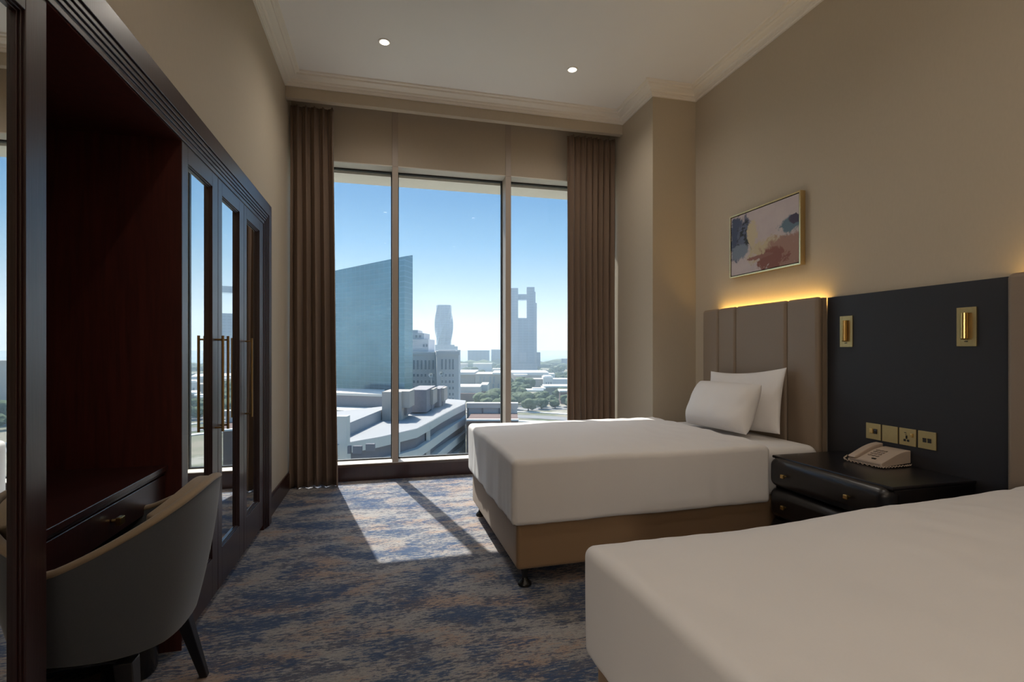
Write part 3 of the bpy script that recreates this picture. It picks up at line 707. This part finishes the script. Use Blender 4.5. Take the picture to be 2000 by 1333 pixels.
# twisted tower
tt = tag(empty('twisted_tower', (*E(867, 900), G)), 'far blue tower with a twisting shaft on the horizon', 'tower')
mb = MB(); rings = []; zt_ = Z(597, 900)-G; zb_ = Z(690, 900)-G; NS = 30
for k in range(NS+1):
    u = k/NS; z = zb_-40+(zt_-zb_+40)*u; an = .9+u*PI*.95; hw = 14.2*(1.0-.05*math.sin(u*PI*2)); ring = []
    for q in range(8):
        aa = an+q*PI/4; r = hw*(1.10 if q % 2 == 0 else .93); ring.append(mb.b.verts.new((r*math.cos(aa), r*math.sin(aa), z)))
    rings.append(ring)
for a, b in zip(rings, rings[1:]):
    for q in range(8): mb.b.faces.new([a[q], a[(q+1) % 8], b[(q+1) % 8], b[q]])
mb.b.faces.new(rings[-1]); mb.b.faces.new(list(reversed(rings[0])))
mb.obj('tower_shaft', 'fartower', tt)
MB().box(-17, 22, -18, 18, 0, Z(677, 900)-G).box(-17, 17, -15, 15, Z(677, 900)-G, Z(674, 900)-G).obj('podium', 'fartower2', tt)
# pair of far blocks
for i, (p0, p1, y) in enumerate(((913.5, 955.5, 685.5), (959.5, 992, 684))):
    b_ = tag(empty('apartment_block', (*E((p0+p1)/2, 960), G)), ('grey-blue slab block on the horizon, left of the pair' if i == 0 else 'grey-blue slab block on the horizon, right of the pair, partly behind the mullion'), 'building', 'slab blocks on the horizon')
    off('block', p0, p1, y, 960, 30, 'fartower', b_); off('roof_edge', p0-.4, p1+.4, y-.8, 959, 32, 'fartower2', b_, ybot=y+.4)
# portal tower
pt = tag(empty('portal_tower', (*E(1022, 760), G)), 'tall twin-shaft tower joined by a bridge, with a square opening at the top', 'tower')
off('shaft', 996, 1012, 563, 760, 22, 'fartower2', pt); off('shaft', 1029, 1044, 561, 760, 26, 'fartower', pt)
off('shaft_side', 1044, 1048.5, 592, 764, 20, 'fartower2', pt); off('shaft_side', 1043, 1046, 570, 762, 20, 'fartower2', pt)
off('bridge', 1011, 1030, 575, 764, 16, 'fartower', pt, ybot=586); off('infill', 1011, 1030, 621.5, 762, 20, 'fartower', pt)
off('low_wing', 1046, 1055.5, 688.5, 770, 24, 'fartower', pt); off('entrance_bay', 1013, 1028, 689, 757, 5, 'fartower2', pt, ybot=707); off('podium', 992, 1050, 710, 752, 8, 'fartower2', pt)
# ------ car park with terraced facade
cpk = tag(empty('car_park', (*E(800, 75), G)), 'pale multi-storey car park with flat roof and curved banded facade', 'building')
zr = Z(862, 59)
def Dz(py, z=None): return (EYE-(zr if z is None else z))*F/(py-HY)
out_px = [(640, 873), (678, 865), (741, 854), (777, 846), (815, 837), (838, 825), (862, 811), (885, 799.5), (907, 789.5)]
outer = [E(px, Dz(py)) for px, py in out_px]
back = [E(910, 106), E(850, 112), E(760, 96), E(640, 86)]
cen = E(770, 85)
def inset(pts, k): return [p+(cen-p).normalized()*k for p in pts]
rf = MB().prism(rel(cpk, outer+back), zr-.5-G, zr-G).obj('roof_deck', 'roof', cpk)
z = zr
for lv in range(5):
    top = z+(.25 if lv == 0 else 0); 
    MB().prism(rel(cpk, inset(outer, -.4 if lv else -.1)+back), z-1.25-G, top-(.3 if lv == 0 else 0)-G).obj('parapet_band', 'conc', cpk)
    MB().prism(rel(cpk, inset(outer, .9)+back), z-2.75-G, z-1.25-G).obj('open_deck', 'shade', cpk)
    z -= 2.75
MB().prism(rel(cpk, inset(outer, 1.0)+back), 0, z-G).obj('lower_wall', 'conc', cpk)
for i in (1, 3, 5):
    p = outer[i]+(cen-outer[i]).normalized()*.35
    MB().box(p.x-cpk.location.x-.3, p.x-cpk.location.x+.3, p.y-cpk.location.y-.3, p.y-cpk.location.y+.3, z-G, zr-.6-G).obj('column', 'conc', cpk)
# higher wall at the left and near block
MB().prism(rel(cpk, [E(678, 62), E(748, 77), E(748, 80), E(640, 73), E(640, 60)]), zr-G, -7.9-G).obj('raised_roof', 'roof', cpk)
off('corner_tower', 655, 677, 814, 57, 1.2, 'conc', cpk)
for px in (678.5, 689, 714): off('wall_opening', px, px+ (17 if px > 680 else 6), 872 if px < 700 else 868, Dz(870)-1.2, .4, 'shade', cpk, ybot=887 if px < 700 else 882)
sb = [(746, 784, 766, 76, 5, 'beige', 822), (784, 799.5, 765, 76.5, 4, 'beige', 797), (784, 795, 766, 78, 4, 'louvre', 812), (798, 833, 762, 84, 10, 'louvre', 806), (831.5, 846, 761, 88, 5, 'beige', 791),
      (833, 843, 790, 89, 3, 'louvre', 804), (845, 859, 760, 93, 8, 'louvre', 795), (859, 867.5, 759, 95, 5, 'beige', 785), (859, 865, 785, 96, 3, 'louvre', 793)]
for p0, p1, yt, D, dep, mat, yb in sb:
    off('stair_tower' if mat == 'beige' else 'plant_room', p0, p1, yt, D, dep, mat, cpk, ybot=yb)
# link building on the right
lk = tag(empty('link_building', (*E(950, 104), G)), 'low grey building with a white roof edge right of the car park', 'building')
off('wall', 912, 1010, 797, 104, 2.5, 'office', lk); off('roof_edge', 911, 1012, 789, 103.3, 3, 'conc', lk, ybot=797.5); off('coping', 911, 1012, 788, 103.1, 1, 'whiteroof', lk, ybot=789.2)
for px in (913, 941, 974): off('pier', px, px+2.5, 798, 103.6, .5, 'louvre', lk)
off('lower_terrace', 911, 1012, 822.5, 92, 11, 'brown', lk); off('terrace_edge', 911, 1013, 820, 91.5, 1, 'whiteroof', lk, ybot=823)
# mid-distance low buildings
FOOT = [(907, 1012, 92, 14), (770, 900, 200, 60)]
def low(name, label, cat, parts, group=None):
    FOOT.extend((q[1], q[2], q[4], q[5]) for q in parts)
    D0 = parts[0][4]; e = tag(empty(name, (*E((parts[0][1]+parts[0][2])/2, D0), G)), label, cat, group)
    for (nm, p0, p1, yt, D, dep, mat, yb) in parts: off(nm, p0, p1, yt, D, dep, mat, e, ybot=yb)
low('warehouse', 'low beige hall with a white roof just right of the stone office', 'building', [('hall', 880, 927, 732, 420, 50, 'beige', None), ('roof_slab', 878, 927, 727.5, 418, 50, 'whiteroof', 732.5)])
low('arcade_building', 'beige building with a row of tall dark windows left of the mullion', 'building', [('hall', 928, 996, 731, 400, 40, 'beige', None), ('roof_slab', 962, 998, 728.5, 398, 44, 'whiteroof', 732)]
    + [('window', p, p+2.6, 736, 399.5, .5, 'officewin', 748) for p in (936.5, 943.5, 956, 963.5)] + [('window', p, p+3, 750, 399.5, .5, 'officewin', 758) for p in (962, 972)])
low('curved_building', 'low building with a pale wall above dark brown brickwork', 'building', [('wall', 885, 938, 756, 310, 25, 'conc', None), ('wall', 938, 952, 752, 325, 25, 'conc', None), ('brick_base', 884, 930, 769, 305, 6, 'brown', None), ('brick_base', 930, 958, 765, 322, 6, 'brown', None)])
low('exhibition_hall', 'long hall with bright white roof in front of the portal tower', 'building', [('hall', 996, 1078, 733, 470, 40, 'office', None), ('roof_slab', 992, 1072, 728, 465, 50, 'whiteroof', 733.5), ('roof_slab', 1003, 1030, 732, 455, 12, 'whiteroof', 735.5), ('wing', 1072, 1084, 731, 460, 20, 'whiteroof', None)])
low('white_villa', 'small white building with arched dark windows in the right pane', 'building', [('hall', 1061, 1080, 737, 400, 20, 'whiteroof', None), ('gable', 1063, 1078, 735, 402, 16, 'whiteroof', 738), ('wing', 1040, 1061, 741, 405, 16, 'beige', None), ('wing', 1080, 1112, 741, 405, 16, 'office', None)]
    + [('window', p, p+2.2, 747, 399.4, .5, 'officewin', 753) for p in (1066, 1070.5, 1075)])
low('flat_shed', 'long shed with white flat roof above the tree line in the right pane', 'building', [('hall', 1058, 1150, 757, 330, 14, 'beige', None), ('roof_slab', 1062, 1155, 754.5, 328, 17, 'whiteroof', 757.5), ('canopy', 1022, 1062, 762.5, 318, 12, 'whiteroof', 765.5), ('canopy', 1040, 1066, 759, 322, 8, 'whiteroof', 762)])
low('flat_shed', 'low white roofed shed seen at the right curtain edge, nearest of the sheds', 'building', [('hall', 1095, 1160, 766, 290, 10, 'brown', None), ('roof_slab', 1093, 1162, 763.5, 288, 12, 'whiteroof', 766.5)])
for k, (p0, p1, y, D, m_) in enumerate(((924, 960, 711.5, 700, 'whiteroof'), (962, 978, 722, 560, 'whiteroof'), (1180, 1260, 728, 470, 'whiteroof'), (1290, 1340, 700, 420, 'beige'), (1370, 1480, 742, 330, 'whiteroof'), (1097, 1130, 702, 900, 'fartower2'), (896, 912, 712, 760, 'conc'))):
    lab = ('thin white roof below the pair of far slab blocks', 'small white roof just beneath the right far slab block', 'white hall mirrored in the wardrobe doors', 'beige mid-rise block seen only in the left mirror', 'wide white hall seen only in the left mirror', 'tiny block on the horizon next to the right curtain', 'small pale shed right of the stone office roof')[k]
    low('distant_building', lab, 'building', [('hall', p0, p1, y, D, 18, 'office' if m_ == 'whiteroof' else m_, None), ('roof_slab', p0-.5, p1+.5, y-1, D-1, 20, m_, y+.8)])
# far tree line (a band of crowns on the horizon)
rnd = random.Random(5)
tl = MB()
for i in range(150):
    px = rnd.uniform(880, 1600); D = rnd.uniform(850, 1150); p = E(px, D); r = rnd.uniform(8, 18)
    m4 = Matrix.Translation((p.x, p.y, G+2)) @ Matrix.Diagonal((r*1.6, r, r*rnd.uniform(.35, .75), 1))
    bmesh.ops.create_icosphere(tl.b, subdivisions=1, radius=1, matrix=m4)
tag(tl.obj('distant_tree_belt', 'leaf', smooth=True), 'hazy dark green belt of trees along the horizon', 'trees', kind='stuff')
# trees
def tree_mesh(seed):
    r_ = random.Random(seed); mb = MB()
    for k in range(9):
        a = r_.uniform(0, 2*PI); d = r_.uniform(.2, .62); z = r_.uniform(.35, .95); s_ = r_.uniform(.34, .55)
        bmesh.ops.create_icosphere(mb.b, subdivisions=2, radius=s_, matrix=Matrix.Translation((d*math.cos(a), d*math.sin(a), z)))
    for v in mb.b.verts:
        n_ = noise.noise_vector(v.co*5.0+Vector((seed, 0, 0))); v.co += n_*.10
    return mb
protos = []
for sd in range(3):
    e = empty('tree', (0, 0, G)); cr = tree_mesh(sd).obj('crown', 'leaf', e, smooth=False); cr.location.z = .2
    MB().tube((0, 0, 0), (0, 0, .6), .07, .05, 8).obj('trunk', 'bark', e)
    protos.append(e)
spots = []
for (px0, px1, D0, D1, n_, h0, h1) in ((946, 985, 240, 300, 14, 6, 10), (995, 1035, 250, 400, 16, 7, 11), (1035, 1120, 260, 330, 30, 5, 9), (1080, 1120, 430, 560, 12, 6, 10), (905, 990, 560, 800, 16, 6, 9), (1120, 1420, 220, 420, 34, 6, 11), (1050, 1110, 600, 850, 12, 6, 10)):
    for _ in range(n_):
        for attempt in range(60):
            px, D, h_ = rnd.uniform(px0, px1), rnd.uniform(D0, D1), rnd.uniform(h0, h1); r_ = h_*.80; q = E(px, D); rp = r_*F/D
            if any((E(a, b)-q).length < (r_+c_*.80)*.80 for a, b, c_, _k in spots): continue
            if any(a-rp < px < b+rp and d-r_ < D < d+e_+r_ for a, b, d, e_ in FOOT): continue
            spots.append((px, D, h_, (px0, D0))); break
names = {(946, 240): 'green tree in the clump left of the right mullion, beyond the link building', (995, 250): 'green tree in the tall clump just right of the mullion', (1035, 260): 'green tree in the belt crossing the right pane',
         (1080, 430): 'green tree behind the white villa', (905, 560): 'small tree in front of the far slab blocks', (1120, 220): 'green tree seen only in the wardrobe mirrors', (1050, 600): 'far tree right of the portal tower'}
for i, (px, D, h_, key) in enumerate(spots):
    e = protos[i] if i < 3 else copy_tree(protos[i % 3]); p = E(px, D)
    e.location = (p.x, p.y, G); e.scale = (h_*.75, h_*.75, h_*.62); e.rotation_euler.z = rnd.uniform(0, 6.28)
    tag(e, names[key], 'tree', 'trees: '+names[key][:30])
# roads
def strip(name, pts, w_, mat, label, z=.15):
    mb = MB(); L_ = []; R_ = []
    P = [E(px, (EYE-G)*F/(py-HY)) for px, py in pts]
    for i, p in enumerate(P):
        d = (P[min(i+1, len(P)-1)]-P[max(i-1, 0)]).normalized(); nn = Vector((d.y, -d.x))*w_/2
        L_.append(p+nn); R_.append(p-nn)
    mb.prism([(q.x, q.y) for q in L_]+[(q.x, q.y) for q in reversed(R_)], G+.01, G+z); o_ = mb.obj(name, mat); return tag(o_, label, 'road') if name == 'road' else tag(o_, label, 'kerb')
strip('road', [(880, 800), (960, 801), (1040, 800), (1110, 798), (1250, 792), (1500, 785)], 12, 'road', 'grey road nearest the trees in the right pane')
strip('road', [(900, 815), (1000, 814), (1060, 816), (1120, 820), (1300, 830)], 10, 'road', 'grey road below the pale kerb in the right pane')
strip('kerb', [(900, 807), (1000, 805), (1060, 807), (1120, 811), (1300, 820)], 2.4, 'whiteroof', 'pale kerb strip between the two roads', .35)
strip('kerb', [(1000, 795), (1060, 796), (1120, 794.5), (1300, 789)], 2.0, 'whiteroof', 'pale kerb strip directly under the trees', .35)
strip('kerb', [(990, 823), (1060, 825), (1120, 831)], 3, 'whiteroof', 'pale kerb strip close to the duvet edge', .35)
# haze
HAZE = .00055
t = NT('haze'); vs_ = t.n.new('ShaderNodeVolumeScatter'); vs_.inputs['Color'].default_value = (.66, .84, 1, 1); vs_.inputs['Density'].default_value = HAZE; vs_.inputs['Anisotropy'].default_value = .3
t.l.new(vs_.outputs[0], t.out.inputs['Volume']); M['haze'] = t.m
if HAZE:
    hz = MB().box(-1500, 1500, 45, 2500, G+.5, 140).obj('haze', 'haze'); tag(hz, 'pale summer haze over the distant city', 'haze', kind='stuff')
